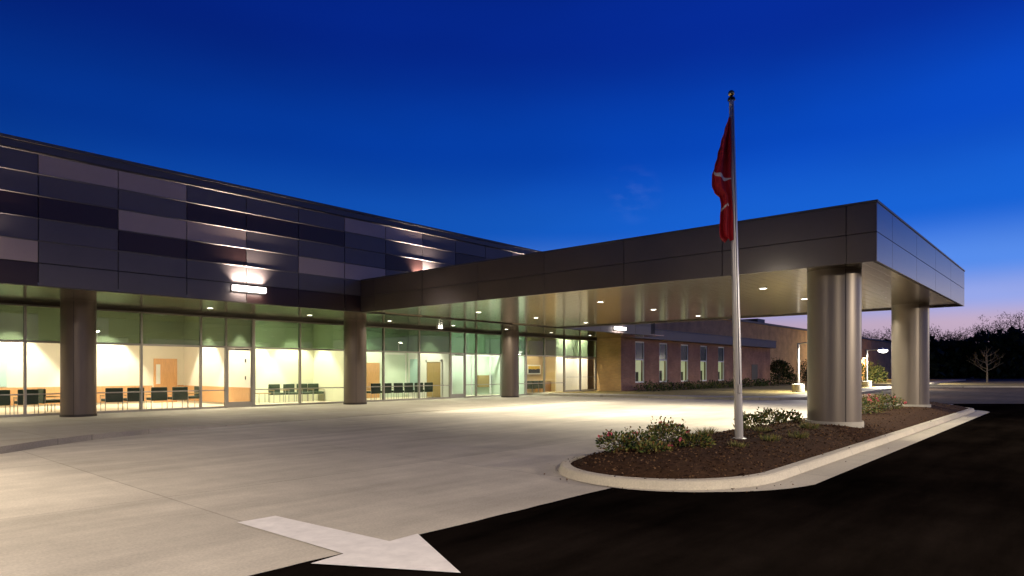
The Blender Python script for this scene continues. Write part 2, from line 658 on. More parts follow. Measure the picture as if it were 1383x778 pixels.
# front sidewalk: raised to a curb at its left end, dying flush into the driveway further right
def walk():
    b = MB()
    edge = [(-60, 2.5), (-20, 7.0), (-6, 11.0), (0.5, 14.2), (1.8, 15.0), (2.95, 15.85), (3.9, 16.7), (4.9, 17.4), (6.0, 18.0), (7.2, 18.45), (8.8, 18.8), (11, 19.1), (14, 19.4), (20, 19.8), (28, 20.2), (33.4, 20.6)]
    def zt(x):
        t = min(1, max(0, (12.0 - x) / 9.0))
        return .004 + .135 * t * t * (3 - 2 * t)
    ny = 8
    top = []
    for (x, y) in edge:
        row = []
        for k in range(ny + 1):
            f = k / ny
            row.append((x, y + (28.17 - y) * f, zt(x) * (1 - f) ** 1.2 + .002))
        top.append(row)
    for a in range(len(top) - 1):
        for k in range(ny):
            b.face([top[a][k], top[a + 1][k], top[a + 1][k + 1], top[a][k + 1]], M_walk)
        p, q = top[a][0], top[a + 1][0]
        b.face([(p[0], p[1], -.02), (q[0], q[1], -.02), q, p], M_walk)
    o = b.build('sidewalk')
    tag(o, kind='structure')
walk()

# landscaped strip and walkway to the right of the drive
lawn_edge = [(33.5, 28.3), (33.6, 25.6), (34.2, 21.3), (35.0, 17), (35.8, 14.6), (36.8, 12.9), (38.6, 12.0), (47.7, 11.9), (66.6, 12.9), (100, 14.6), (140, 16.4)]
def offset(path, d):
    out = []
    for i, p in enumerate(path):
        a, c = Vector(path[max(i - 1, 0)]), Vector(path[min(i + 1, len(path) - 1)])
        t = (c - a).normalized()
        out.append((p[0] - t.y * d, p[1] + t.x * d))
    return out
def strip(name, pa, pb, za, zb, m, face_z=None):
    b = MB()
    for i in range(len(pa) - 1):
        b.face([(*pa[i], za), (*pa[i + 1], za), (*pb[i + 1], zb), (*pb[i], zb)], m)
        if face_z is not None:
            b.face([(*pa[i], face_z), (*pa[i + 1], face_z), (*pa[i + 1], za), (*pa[i], za)], m)
    o = b.build(name)
    tag(o, kind='structure')
    return o
inner = offset(lawn_edge, 2.0)
strip('path', lawn_edge, inner, .14, .14, M_walk, -.02)
lb = MB()
lb.face([(*p, .12) for p in inner] + [(140, 29.9, .12), (44, 29.9, .12), (inner[0][0], 29.9, .12)], M_lawn)
lb.build('lawn').__setitem__('kind', 'structure')

# painted arrow, shaft on the concrete and head on the asphalt
ab = MB()
for poly in ([(3.25, 6.75), (3.68, 6.74), (3.84, 4.93), (4.2, 4.95), (3.61, 3.73), (2.96, 4.85), (3.31, 4.895)],):
    ab.face([(x, y, .003) for x, y in reversed(poly)], M_paint)
arrow = ab.build('road_marking')
tag(arrow, 'large white painted arrow across the edge of concrete and asphalt', 'arrow marking', kind='thing')

# planted island: gutter, curb, mound of mulch
IX0, IX1, IYC, IW = 7.75, 33.2, 5.12, 1.70
def island(off, n=26):
    pts = []
    w_ = IW + off
    for k in range(n + 1):           # nose, from near side round to far side
        t = -PI / 2 - PI * k / n
        pts.append((IX0 + 2.0 + (2.0 + off) * math.cos(t), IYC + w_ * math.sin(t)))
    for k in range(1, 12):
        pts.append((IX0 + 2.0 + (IX1 - IW - IX0 - 2.0) * k / 12, IYC + w_))
    for k in range(n // 2 + 1):
        t = PI / 2 - PI * k / (n // 2)
        pts.append((IX1 - IW + w_ * math.cos(t), IYC + w_ * math.sin(t)))
    for k in range(1, 12):
        pts.append((IX1 - IW - (IX1 - IW - IX0 - 2.0) * k / 12, IYC - w_))
    return pts
def ring(b, A, za, B, zb, m):
    n = len(A)
    for i in range(n):
        j = (i + 1) % n
        b.face([(*A[i], za), (*B[i], zb), (*B[j], zb), (*A[j], za)], m)
gb = MB()
go = []
A0, A1 = island(.05), island(.52)
nA = len(A0)
for i in range(nA):
    if i <= 26:
        f = .55 * max(0., 1 - i / 17.0) + (.45 if i == 0 else .45 * max(0, 1 - i / 6))
    elif i > nA - 13:
        f = 1.0
    elif i >= 38:
        f = max(0., (i - 44) / 7.0)
    else:
        f = 0.
    f = max(.05, min(1, f))
    go.append((A0[i][0] + (A1[i][0] - A0[i][0]) * f, A0[i][1] + (A1[i][1] - A0[i][1]) * f))
ring(gb, go, .003, island(.02), .001, M_curb)
gt = gb.build('gutter')
tag(gt, kind='structure')
cb_ = MB()
ring(cb_, island(.045), -.01, island(0.0), .10, M_curb)
ring(cb_, island(0.0), .10, island(-.025), .118, M_curb)
ring(cb_, island(-.025), .118, island(-.15), .122, M_curb)
ring(cb_, island(-.15), .122, island(-.15), .03, M_curb)
tag(cb_.build('island_curb'), kind='structure')
def mound_z(x, y):
    dx = 0
    if x < IX0 + 2.0: dx = (IX0 + 2.0 - x) / 1.85
    if x > IX1 - IW: dx = (x - IX1 + IW) / (IW - .15)
    dy = (y - IYC) / (IW - .17)
    r = min(1, math.sqrt(dx * dx + dy * dy))
    return .085 + .235 * (1 - r ** 2.4) + .035 * noise.noise((x * 1.7, y * 1.7, 0)) + .018 * noise.noise((x * 6, y * 6, 3))
mb = MB()
rings = []
for s_ in range(0, 13):
    f = s_ / 12
    rings.append(island(-.15 - (IW - .18) * f))
k_ = mb.mi(M_mulch)
base_i = []
for rg_ in rings:
    base_i.append(len(mb.v))
    for x, y in rg_:
        x = max(min(x, IX1 - .15), IX0 + .15)
        mb.v.append((x, y, mound_z(x, y)))
nr = len(rings[0])
for a in range(12):
    for i in range(nr):
        j = (i + 1) % nr
        mb.f.append((base_i[a] + i, base_i[a] + j, base_i[a + 1] + j, base_i[a + 1] + i)[::-1])
        mb.m.append(k_)
for _ in range(9000):
    x = rnd.uniform(IX0 + .2, IX0 + 11) if rnd.random() < .75 else rnd.uniform(IX0, IX1)
    y = rnd.uniform(IYC - IW + .2, IYC + IW - .2)
    dx = max(0, (IX0 + 2 - x) / 1.8, (x - IX1 + IW) / (IW - .2))
    if dx * dx + ((y - IYC) / (IW - .2)) ** 2 > 1: continue
    a = rnd.uniform(0, 6.28)
    ln = rnd.uniform(.02, .055)
    z = mound_z(x, y) + rnd.uniform(.004, .02)
    d = Vector((math.cos(a), math.sin(a), rnd.uniform(-.4, .5))) * ln
    mb.leaf((x, y, z), d, ln * .3, M_chip1 if rnd.random() < .6 else M_chip2)
spill = [island(o) for o in (-.13, -.10, -.07, -.03, .07, .12, .2, .32)]
for _ in range(170):
    q = rnd.randrange(len(spill))
    i = rnd.randrange(len(spill[q]) - 1)
    f = rnd.random()
    x = spill[q][i][0] * (1 - f) + spill[q][i + 1][0] * f
    y = spill[q][i][1] * (1 - f) + spill[q][i + 1][1] * f
    if x > IX0 + 9 and rnd.random() < .6: continue
    a = rnd.uniform(0, 6.28); ln = rnd.uniform(.015, .045)
    mb.leaf((x, y, .125 if q < 4 else .007), Vector((math.cos(a), math.sin(a), .15)) * ln, ln * .3, M_chip1 if rnd.random() < .5 else M_chip2)
mulch = mb.build('mulch_bed', smooth=False)
tag(mulch, kind='structure')

# ------------------------------------------------------------------ main building
YG, YP, ZS, ZT, ZG = 28.18, 22.45, 4.08, 8.15, 3.96
XL, XE = -16.0, 40.4
bld = thing('main_building', 'long low building with checkered metal panels above a lit glass storefront', 'building', (14, 28, 0))
# cladding
rows = [7.80, 7.22, 6.60, 5.96, 5.32, 4.69, 4.05]
G, P, D = M_gray, M_pale, M_brown
pat = {-5: 'GPGGDG', -4: 'PGDGGP', -3: 'GDGPGG', -2: 'PGGDPG', -1: 'GGDGPD', 0: 'GGDGPD', 1: 'PGDGGG', 2: 'PGPDGG', 3: 'GDPDGG', 4: 'GDGGGD', 5: 'GDGPGD', 6: 'PGGPGD', 7: 'PGDGGP', 8: 'GGGGPG', 9: 'GDGGGD', 10: 'GGGPGD', 11: 'PGDGGP', 12: 'GGPGDG', 13: 'GDGGPG', 14: 'PGGDGG', 15: 'GPGGDG', 16: 'GGDGPG', 17: 'PGGDGG', 18: 'GGDGPG'}
xj = [5.01 + 2.045 * (k - 1) for k in range(-9, 19)]
cl = MB()
for i in range(len(xj) - 1):
    k = i - 9
    x0, x1 = max(xj[i], XL), min(xj[i + 1], XE)
    if x1 - x0 < .05: continue
    s_ = pat.get(k, 'GPDGDG')
    for r in range(6):
        m = {'G': G, 'P': P, 'D': D}[s_[r]]
        cl.box(x0 + .012, x1 - .012, YP, YP + .05, rows[r + 1] + (.012 if r < 5 else 0), rows[r] - .012, m)
cl.build('cladding', bld, bevel=.004, seg=1)
bk = MB()
bk.box(XL, XE, YP + .045, YP + .35, 4.052, 8.05, M_joint)
bk.box(XE - .30, XE, YP + .35, 40, 4.1, 8.05, M_gray)
bk.box(XL, XL + .3, YP + .35, 40, 4.1, 8.05, M_gray)
bk.build('upper_wall', bld)
tr = MB()
for z in rows[:-2]:
    yo = YP - .032
    tr.face([(XL, YP + .01, z - .022), (XL, yo, z + .006), (XE, yo, z + .006), (XE, YP + .01, z - .022)], M_ledge)
    tr.face([(XL, yo, z + .006), (XL, yo, z + .010), (XE, yo, z + .010), (XE, yo, z + .006)], M_cap)
    tr.face([(XL, yo, z + .010), (XL, YP + .01, z + .012), (XE, YP + .01, z + .012), (XE, yo, z + .010)], M_cap)
tr.build('drip_edge', bld)
cp = MB()
cp.box(XL - .05, XE + .05, YP - .015, YP + .06, 7.84, 8.06, M_cap)
cp.box(XL - .05, XE + .05, YP - .06, YP + .45, 8.06, ZT, M_cap)
cp.box(XL, XE, YP + .45, 40, 7.6, 7.7, M_cap)
cp.build('parapet', bld, bevel=.008)
# soffit over the walk
sf = MB()
sf.box(XL, 41.6, YP + .002, YG + .3, ZS, ZS + .04, M_soffit)
sf.build('soffit', bld)
bt = MB()
bt.box(XL, XE, YP - .001, YP + .05, 4.03, 4.05, M_dark)
bt.build('soffit_trim', bld)
hd = MB()
hd.box(XL, 41.6, YG - .07, YG + .12, ZG, ZS - .002, M_dark)
hd.build('header', bld)

# storefront bays: (x0, x1, kind) ; kind d = door
ml = [-15.6, -13.2, -10.8, -8.4, -6.0, -3.6, -1.2, 1.2, 3.5, 5.9, 7.55, 9.68, 11.99, 13.06, 14.31, 16.63, 19.2, 20.3, 21.55, 24.01, 26.39, 27.61, 28.56, 30.85, 33.27, 35.25, 37.54, 39.5, 41.52]
doors = {13.06: 1, 26.39: 1, 37.54: 2, 39.5: 2}
zmid, zrail = 2.66, .78
for i in range(len(ml) - 1):
    a, b = ml[i], ml[i + 1]
    wide = .075 if abs(a - 14.31) < .01 or abs(a - 33.27) < .01 else .038
    fr = MB()
    isd = a in doors
    fr.box(a - wide, a + wide, YG - .06, YG + .09, 0, ZG, M_alu)
    if i == len(ml) - 2:
        fr.box(b - .035, b + .035, YG - .06, YG + .09, 0, ZG, M_alu)
    fr.box(a + wide, b - .038, YG - .05, YG + .07, zmid - .04, zmid + .035, M_alu)
    fr.box(a + wide, b - .038, YG - .05, YG + .07, ZG - .06, ZG - .002, M_alu)
    if not isd:
        fr.box(a + wide, b - .038, YG - .05, YG + .07, .002, .085, M_alu)
        fr.box(a + wide, b - .038, YG - .035, YG + .05, zrail - .022, zrail + .022, M_alu)
        f = fr.build('window_frame', bld, bevel=.005)
    else:
        fr.box(a + wide, b - .038, YG - .02, YG + .07, 0, .012, M_alu)
        f = fr.build('door_frame', bld, bevel=.005)
    if isd:
        dm = MB()
        x0, x1, st = a + wide + .01, b - .05, .07
        dm.box(x0, x0 + st, YG - .025, YG + .02, .02, zmid - .05, M_alu)
        dm.box(x1 - st, x1, YG - .025, YG + .02, .02, zmid - .05, M_alu)
        dm.box(x0 + st, x1 - st, YG - .025, YG + .02, zmid - .14, zmid - .05, M_alu)
        dm.box(x0 + st, x1 - st, YG - .025, YG + .02, .02, .25, M_alu)
        d = dm.build('door', bld, bevel=.004)
        g = MB()
        g.face([(x0 + st, YG, .25), (x1 - st, YG, .25), (x1 - st, YG, zmid - .14), (x0 + st, YG, zmid - .14)], M_glass)
        g.build('pane', d)
        h = MB()
        if doors[a] == 1:
            h.tube([(x1 - .12, YG - .03, .95), (x1 - .12, YG - .085, .95), (x1 - .12, YG - .085, 1.3), (x1 - .12, YG - .03, 1.3)], .012, M_leg, 8)
            cz = MB()
            cz.box(x0 + .35, x1 - .2, YG - .075, YG - .026, zmid - .12, zmid - .06, M_dark)
            cz.build('door_closer', d)
        else:
            h.tube([(x0 + .2, YG - .03, 1.18), (x0 + .2, YG - .09, 1.18), (x1 - .2, YG - .09, 1.18), (x1 - .2, YG - .03, 1.18)], .014, M_leg, 8)
        h.build('handle', d)
    else:
        g = MB()
        g.face([(a + wide, YG, .085), (b - .038, YG, .085), (b - .038, YG, zmid - .04), (a + wide, YG, zmid - .04)], M_glass)
        g.build('pane', f)
    g = MB()
    g.face([(a + wide, YG, zmid + .035), (b - .038, YG, zmid + .035), (b - .038, YG, ZG - .06), (a + wide, YG, ZG - .06)], M_green)
    g.build('transom_pane', f)

# interior shell
def part(name, fn, parent=bld, bevel=0, smooth=False):
    b = MB()
    fn(b)
    return b.build(name, parent, bevel=bevel, smooth=smooth)
ZC = 4.85
def flr(b):
    b.box(XL, 41.55, YG + .09, 36, -.05, .008, M_floor)
part('interior_floor', flr)
part('ceiling', lambda b: b.box(XL, 41.55, YG + .13, 36, ZC, ZC + .05, M_ceil))
def walls_a(b):
    b.box(XL, 14.25, 35.5, 35.65, .008, ZC, M_cream)
    b.box(14.25, 14.37, YG + .1, 35.65, .008, ZC, M_cream)
    b.box(XL, XL + .1, YG + .1, 35.5, .008, ZC, M_cream)
part('waiting_room_wall', walls_a)
def wains(b):
    b.box(XL + .1, 12.70, 35.46, 35.5, .10, .88, M_wood)
    b.box(13.92, 14.21, 35.46, 35.5, .10, .88, M_wood)
    b.box(14.21, 14.25, YG + .12, 35.46, .10, .86, M_wood)
part('wainscot', wains)
def idoor(b):
    b.box(12.76, 13.88, 35.44, 35.5, .01, 2.24, M_wood)
d_ = part('interior_door', idoor)
part('vision_panel', lambda b: b.box(12.86, 13.06, 35.43, 35.445, .95, 1.95, M_white), d_)
part('interior_window', lambda b: b.box(6.0, 6.78, 35.46, 35.5, .92, 2.25, M_teal))
part('wall_plate', lambda b: b.box(14.225, 14.25, 28.72, 28.80, 2.0, 2.16, M_dark))
part('wall_plate', lambda b: b.box(14.225, 14.25, 28.74, 28.80, 1.22, 1.38, M_dark))
def walls_b(b):
    b.box(14.37, 19.75, 31.9, 32.0, .008, ZC, M_lime)
    b.box(19.65, 19.75, YG + .1, 31.9, .008, ZC, M_lime)
part('side_room_wall', walls_b)
def walls_c(b):
    b.box(19.75, 26.5, 32.0, 32.12, .008, ZC, M_mint)
    b.box(26.4, 26.5, YG + .1, 32.0, .008, ZC, M_white)
part('reception_wall', walls_c)
def c_items(b):
    b.box(24.5, 26.1, 31.96, 32.0, .75, 2.62, M_mint)
    for x in (24.4, 26.1):
        b.box(x, x + .1, 31.94, 32.0, .1, 2.7, M_white)
    b.box(24.4, 26.2, 31.94, 32.0, 2.62, 2.72, M_white)
part('reception_window', c_items)
dd = part('interior_door', lambda b: b.box(23.2, 24.15, 31.95, 32.0, .01, 2.1, M_wood))
dd = part('interior_door', lambda b: b.box(26.35, 26.4, 28.95, 30.2, .05, 2.15, M_wood2))
def cfr(b):
    for y in (28.85, 30.2):
        b.box(26.33, 26.4, y, y + .1, .01, 2.3, M_white)
    b.box(26.33, 26.4, 28.85, 30.3, 2.16, 2.3, M_white)
part('door_casing', cfr)
def cfr2(b):
    b.box(26.36, 26.4, 31.05, 31.8, .3, 2.35, M_teal)
part('sidelight', cfr2)
def walls_v(b):
    b.box(26.5, 33.3, 31.4, 31.5, .008, ZC, M_mint)
    b.box(33.25, 33.35, YG + .1, 31.4, .008, ZC, M_mint)
part('vestibule_wall', walls_v)
def vbox(b):
    b.box(31.9, 33.1, 31.25, 31.4, .5, 1.32, M_wood2)
    b.box(33.1, 33.2, 31.22, 31.4, .46, 1.36, M_chair)
part('notice_panel', vbox)
def vpart(b):
    for x in (28.6, 30.4, 32.2):
        b.box(x, x + .08, 30.4, 30.5, .01, 2.7, M_white)
    b.box(26.5, 33.25, 30.4, 30.5, 2.6, 2.72, M_white)
part('glazed_screen', vpart)
def walls_d(b):
    b.box(33.35, 37.7, 30.0, 30.1, .008, ZC, M_tan)
    b.box(37.6, 41.55, 28.95, 29.05, .008, ZC, M_cream)
    b.box(37.6, 37.7, 29.05, 30.0, .008, ZC, M_tan)
part('lobby_wall', walls_d)

# interior lights: small recessed cans near the walls (scallops) plus a panel per room
def inlight(x, y, p, col, spot=None, size=.25):
    b = MB()
    b.tube([(x, y, ZC - .012), (x, y, ZC - .002)], .11, M_lamp, 14)
    o = b.build('recessed_light', bld)
    if spot:
        l = light('SPOT', 'lamp', (x, y, ZC - .06), p, col, None, .06, (0, 0, 0), spot=math.radians(spot), blend=.3)
    else:
        l = light('AREA', 'lamp', (x, y, ZC - .05), p, col, None, size)
INW = (1, .91, .74)
LIMEW, MINTW = (1, .97, .72), (.92, 1, .84)
for x in (-12, -6, -0.5):
    inlight(x, 32, 320, INW, size=.6)
for x in (5.0, 10.5):
    inlight(x, 31.2, 200, INW, size=.6)
for x in (6.9, 10.6):
    inlight(x, 34.5, 2000, INW, 72)
for y in (29.4, 32.6):
    inlight(13.2, y, 1700, INW, 72)
inlight(16.4, 29.6, 300, LIMEW, size=.6)
inlight(15.9, 30.9, 1500, LIMEW, 72)
inlight(18.4, 30.9, 1300, LIMEW, 70)
inlight(22.6, 29.8, 230, (.98, .98, .72), size=.6)
inlight(25.4, 30.0, 700, (.98, .98, .72), 72)
inlight(23.4, 31.0, 550, (.98, .98, .72), 72)
inlight(28.6, 29.5, 240, MINTW, size=.6)
inlight(31.2, 29.6, 240, MINTW, size=.6)
inlight(32.3, 29.8, 560, MINTW, 72)
inlight(35.0, 28.9, 130, (1, .86, .55), size=.5)
inlight(36.0, 29.1, 480, (1, .86, .55), 62)
inlight(38.6, 28.58, 1100, INW, size=.3)
inlight(40.5, 28.58, 1100, INW, size=.3)

# facade columns
def column_mesh(b, x, y, r, z0, z1, m, seam=True):
    seg = 40
    b.tube([(x, y, z0), (x, y, z1)], r, m, seg, cap=False)
    return b
for x in (7.15, 18.75, 30.1):
    b = MB()
    column_mesh(b, x, 26.75, .54, 0, ZS - .001, M_colb)
    c = b.build('column', bld, smooth=True)
    j = MB()
    for t in (-2.1, .9):
        cx, cy = x + .541 * math.cos(t), 26.75 + .541 * math.sin(t)
        j.obox((cx, cy, 2.04), t, .003, .006, 2.0, M_joint)
    j.build('seam', c)
    k = MB()
    k.tube([(x, 26.75, 0), (x, 26.75, .1)], .56, M_dark, 40)
    k.build('base_ring', c, smooth=True)

# ------------------------------------------------------------------ brick wing
wing = thing('brick_wing', 'low dark brick wing with narrow two-part windows beyond the glass storefront', 'building', (56, 27, 0))
YW = 26.0
WX = [43.66 + 3.72 * k for k in range(5)]
def brick_front(b):
    z0, z1 = 0, 4.1
    xs = [41.62]
    for x in WX:
        xs += [x, x + 1.4]
    xs.append(71.8)
    for i in range(0, len(xs), 2):
        b.box(xs[i], xs[i + 1], YW, YW + .3, z0, z1, M_brick)
    for x in WX:
        b.box(x, x + 1.4, YW, YW + .3, z0, .71, M_brick)
        b.box(x, x + 1.4, YW, YW + .3, 3.9, z1, M_brick)
    b.box(71.5, 71.8, YW + .3, 30, z0, z1, M_brick)
part('wall', brick_front, wing)
part('side_pier', lambda b: b.box(41.6, 41.9, YW + .3, YG + .12, 0, ZS - .003, M_tanbrick), wing)
part('water_table', lambda b: (b.box(41.56, 41.6, YW - .03, YG - .1, .0, .78, M_tanbrick), b.box(41.6, 71.83, YW - .04, YW, 0, .70, M_brick)), wing)
part('pier_face', lambda b: b.box(41.585, 41.62, YW - .0, YW + .3, .78, 4.07, M_tanbrick), wing)
M_win = mat('window_glow_panel', (.6, .6, .42), .8, emit=(.62, .68, .34), estr=.42)  # emission put into a flat panel, standing in for the lit rooms' light
M_wdark = mat('spandrel_teal', (.02, .05, .05), .2)
for k, x in enumerate(WX):
    fr = MB()
    for (a, b_, c, d) in ((x, x + .1, .71, 3.9), (x + 1.3, x + 1.4, .71, 3.9), (x + .1, x + 1.3, .71, .82), (x + .1, x + 1.3, 3.8, 3.9), (x + .1, x + 1.3, 2.45, 2.55)):
        fr.box(a, b_, YW + .04, YW + .16, c, d, M_white)
    f = fr.build('window', wing)
    g = MB()
    g.box(x + .1, x + 1.3, YW + .10, YW + .12, 2.55, 3.8, M_wdark)
    g.build('upper_pane', f)
    g = MB()
    g.face([(x + .1, YW + .1, .82), (x + 1.3, YW + .1, .82), (x + 1.3, YW + .1, 2.45), (x + .1, YW + .1, 2.45)], M_glass)
    g.build('pane', f)
    g = MB()
    g.box(x + .1, x + 1.3, YW + .26, YW + .29, .80, 2.47, M_win)
    g.box(x + .45, x + .8, YW + .2, YW + .25, .82, 1.55 + .1 * (k % 2), M_dark)
    g.build('room_glow_panel', f)
part('door', lambda b: (b.box(66.6, 68.2, YW - .02, YW + .02, .1, 2.3, M_dark),), wing)
part('roof_fascia', lambda b: (b.box(40.5, 72.1, YW - .55, YW + .32, 4.1, 4.82, M_gray), b.box(40.45, 72.2, YW - .6, 30, 4.82, 4.9, M_cap)), wing, .01)
rear = thing('rear_block', 'tall plain tan brick block rising behind the low brick wing', 'building', (95, 34, 0))
part('wall', lambda b: b.box(44, 150, 30, 52, 0, 7.3, M_tanbrick), rear)
part('roof_cap', lambda b: (b.box(43.9, 150.1, 29.85, 52.1, 7.3, 7.55, M_dark), b.box(84, 86.5, 32, 34, 7.55, 8.4, M_dark)), rear)

# ------------------------------------------------------------------ entrance canopy
XC, XR, YF, ZCT = 16.0, 29.4, 3.48, 5.36
can = thing('entrance_canopy', 'big flat bronze metal canopy on two round columns over the driveway', 'canopy', (22.7, 13, 0))
ZJ = 4.66
ZCB = 4.02
def fas_left(b):
    ys = [YF, 4.1] + [4.1 + 2.9 * k for k in range(1, 7)] + [YP - .001]
    for i in range(len(ys) - 1):
        y0, y1 = ys[i] + (.008 if i else 0), ys[i + 1] - .008
        if y1 - y0 < .05: continue
        b.box(XC, XC + .05, y0, y1, ZCB, ZJ - .006, M_fascia)
        b.box(XC, XC + .05, y0, y1, ZJ + .006, ZCT - .05, M_fascia)
part('side_fascia', fas_left, can, .004)
def fas_right(b):
    ys = [YF + .05] + [4.1 + 2.9 * k for k in range(0, 7)] + [YP]
    for i in range(len(ys) - 1):
        b.box(XR - .05, XR, ys[i] + .008, ys[i + 1] - .008, ZCB, ZJ - .006, M_fascia)
        b.box(XR - .05, XR, ys[i] + .008, ys[i + 1] - .008, ZJ + .006, ZCT - .05, M_fascia)
part('side_fascia', fas_right, can, .004)
def fas_front(b):
    xs = [XC + .051, 17.5, 20.4, 23.3, 26.2, XR - .0]
    for i in range(len(xs) - 1):
        b.box(xs[i] + (.008 if i else 0), xs[i + 1] - .008, YF, YF + .05, ZCB, ZJ - .006, M_fascia)
        b.box(xs[i] + (.008 if i else 0), xs[i + 1] - .008, YF, YF + .05, ZJ + .006, ZCT - .05, M_fascia)
part('front_fascia', fas_front, can, .004)
part('deck', lambda b: (b.box(XC + .045, XR - .055, YF + .045, YP, 4.13, 5.28, M_joint), b.box(XC - .02, XR + .02, YF - .02, YP - .03, ZCT - .05, ZCT, M_cap)), can, .006)
part('soffit', lambda b: b.box(XC + .12, XR - .12, YF + .12, YP - .002, ZS, ZS + .03, M_soffit), can)
part('soffit_trim', lambda b: (b.box(XC + .05, XC + .12, YF + .05, YP - .002, ZCB + .02, ZS + .03, M_dark), b.box(XR - .12, XR - .05, YF + .05, YP - .002, ZCB + .02, ZS + .03, M_dark), b.box(XC + .12, XR - .12, YF + .05, YF + .12, ZCB + .02, ZS + .03, M_dark)), can)
for x, y in ((17.5, 4.76), (28.2, 5.02)):
    b = MB()
    column_mesh(b, x, y, .61, .15, ZS - .001, M_colm)
    c = b.build('column', can, smooth=True)
    j = MB()
    for t in (-2.45, -.35):
        j.obox((x + .611 * math.cos(t), y + .611 * math.sin(t), 2.2), t, .003, .007, 1.86, M_joint)
    j.build('seam', c)
    k = MB()
    k.tube([(x, y, .05), (x, y, .38)], [.67, .66], M_pedest, 40)
    k.build('footing', c, smooth=True)

# ------------------------------------------------------------------ downlights
def downlight(x, y, z, label, group, p):
    t = thing('ceiling_light', label, 'ceiling light', (x, y, z), group)
    b = MB()
    n = 20
    k = b.mi(M_white)
    for (r0, z0, r1, z1) in ((.135, 0, .13, -.014), (.13, -.014, .10, -.014), (.10, -.014, .095, -.004)):
        for q in range(n):
            a0, a1 = 2 * PI * q / n, 2 * PI * (q + 1) / n
            b.face([(x + r0 * math.cos(a0), y + r0 * math.sin(a0), z + z0), (x + r1 * math.cos(a0), y + r1 * math.sin(a0), z + z1), (x + r1 * math.cos(a1), y + r1 * math.sin(a1), z + z1), (x + r0 * math.cos(a1), y + r0 * math.sin(a1), z + z0)], M_white)
    b.build('trim_ring', t)
    g = MB()
    g.tube([(x, y, z - .002), (x, y, z - .01)], .10, M_lamp, 16)
    g.build('lens', t)
    light('AREA', 'lamp', (x, y, z - .03), p, WARMG, t, .18, spread=math.radians(150))
ordn = ['first', 'second', 'third', 'fourth', 'fifth', 'sixth', 'seventh', 'eighth', 'ninth', 'tenth']
rown = ['row closest to the front columns', 'second row in from the front edge', 'row nearest the storefront']
coln = ['on the flagpole side', 'on the middle line', 'on the far side']
for iy, y in enumerate((7.3, 13.1, 19.2)):
    for ix, x in enumerate((19.6, 23.4, 27.4)):
        downlight(x, y, ZS, 'round lit canopy downlight %s, %s' % (coln[ix], rown[iy]), 'downlights in the canopy soffit', P_DOWN)
for k, x in enumerate((-7.0, -2.4, 2.4, 11.34, 15.7, 20.1, 24.4, 28.7, 33.0, 37.3)):
    lab = {0: 'over the storefront far left of the first brown column', 1: 'second to the left of the nearest brown column', 2: 'just left of the nearest brown column',
           3: 'alone over the glass bay with the wood door behind', 4: 'just left of the middle brown column', 5: 'just right of the middle brown column', 6: 'above the row of chairs seen through glass',
           7: 'just left of the farthest brown column', 8: 'just right of the farthest brown column', 9: 'closest to the tan brick pier'}[k]
    downlight(x, 25.8, ZS, 'small round soffit downlight ' + lab, 'downlights over the storefront walk', P_SOFFIT)
em = MB()
em.box(24.62, 24.92, 27.25, 27.42, ZS - .09, ZS - .001, M_white)
em.box(24.64, 24.72, 27.22, 27.25, ZS - .08, ZS - .02, M_lamp)
em.box(24.82, 24.90, 27.22, 27.25, ZS - .08, ZS - .02, M_lamp)
tag(em.build('emergency_light', bevel=.01), 'small two-lamp emergency light fixed under the soffit by the glass', 'emergency light')

# ------------------------------------------------------------------ wall sconces on the metal panels
def sconce(x, z, label):
    t = thing('wall_light', label, 'wall light', (x, YP, z), 'glowing wall lights on the metal panels')
    b = MB()
    b.box(x - .62, x + .62, YP - .05, YP, z - .15, z + .10, M_cap)
    b.build('back_plate', t)
    g = MB()
    g.box(x - .60, x + .60, YP - .20, YP - .05, z - .10, z + .09, M_lampw)
    g.build('lens', t, bevel=.02)
    light('AREA', 'lamp', (x, YP - .14, z + .16), P_SCONCE, (1, .82, .72), t, 1.1, (PI + math.radians(-10), 0, 0), sizey=.1, spread=math.radians(104))
    light('AREA', 'lamp_below', (x, YP - .14, z - .16), P_SCONCE * .15, (1, .82, .72), t, 1.1, (0, 0, 0), sizey=.1)
sconce(3.05, 4.55, 'wall light on the panels at the far left, cut by the frame')
sconce(-5.1, 4.55, 'wall light on the panels left of the picture')
sconce(11.2, 4.52, 'bright rectangular wall light low on the panels above the storefront')
sconce(19.35, 5.72, 'wall light behind the canopy edge throwing a pinkish glow up the panels')
sconce(27.5, 5.72, 'wall light hidden behind the canopy near its joint with the building')
sconce(35.65, 4.32, 'bright wall light seen under the canopy near the brick wing')

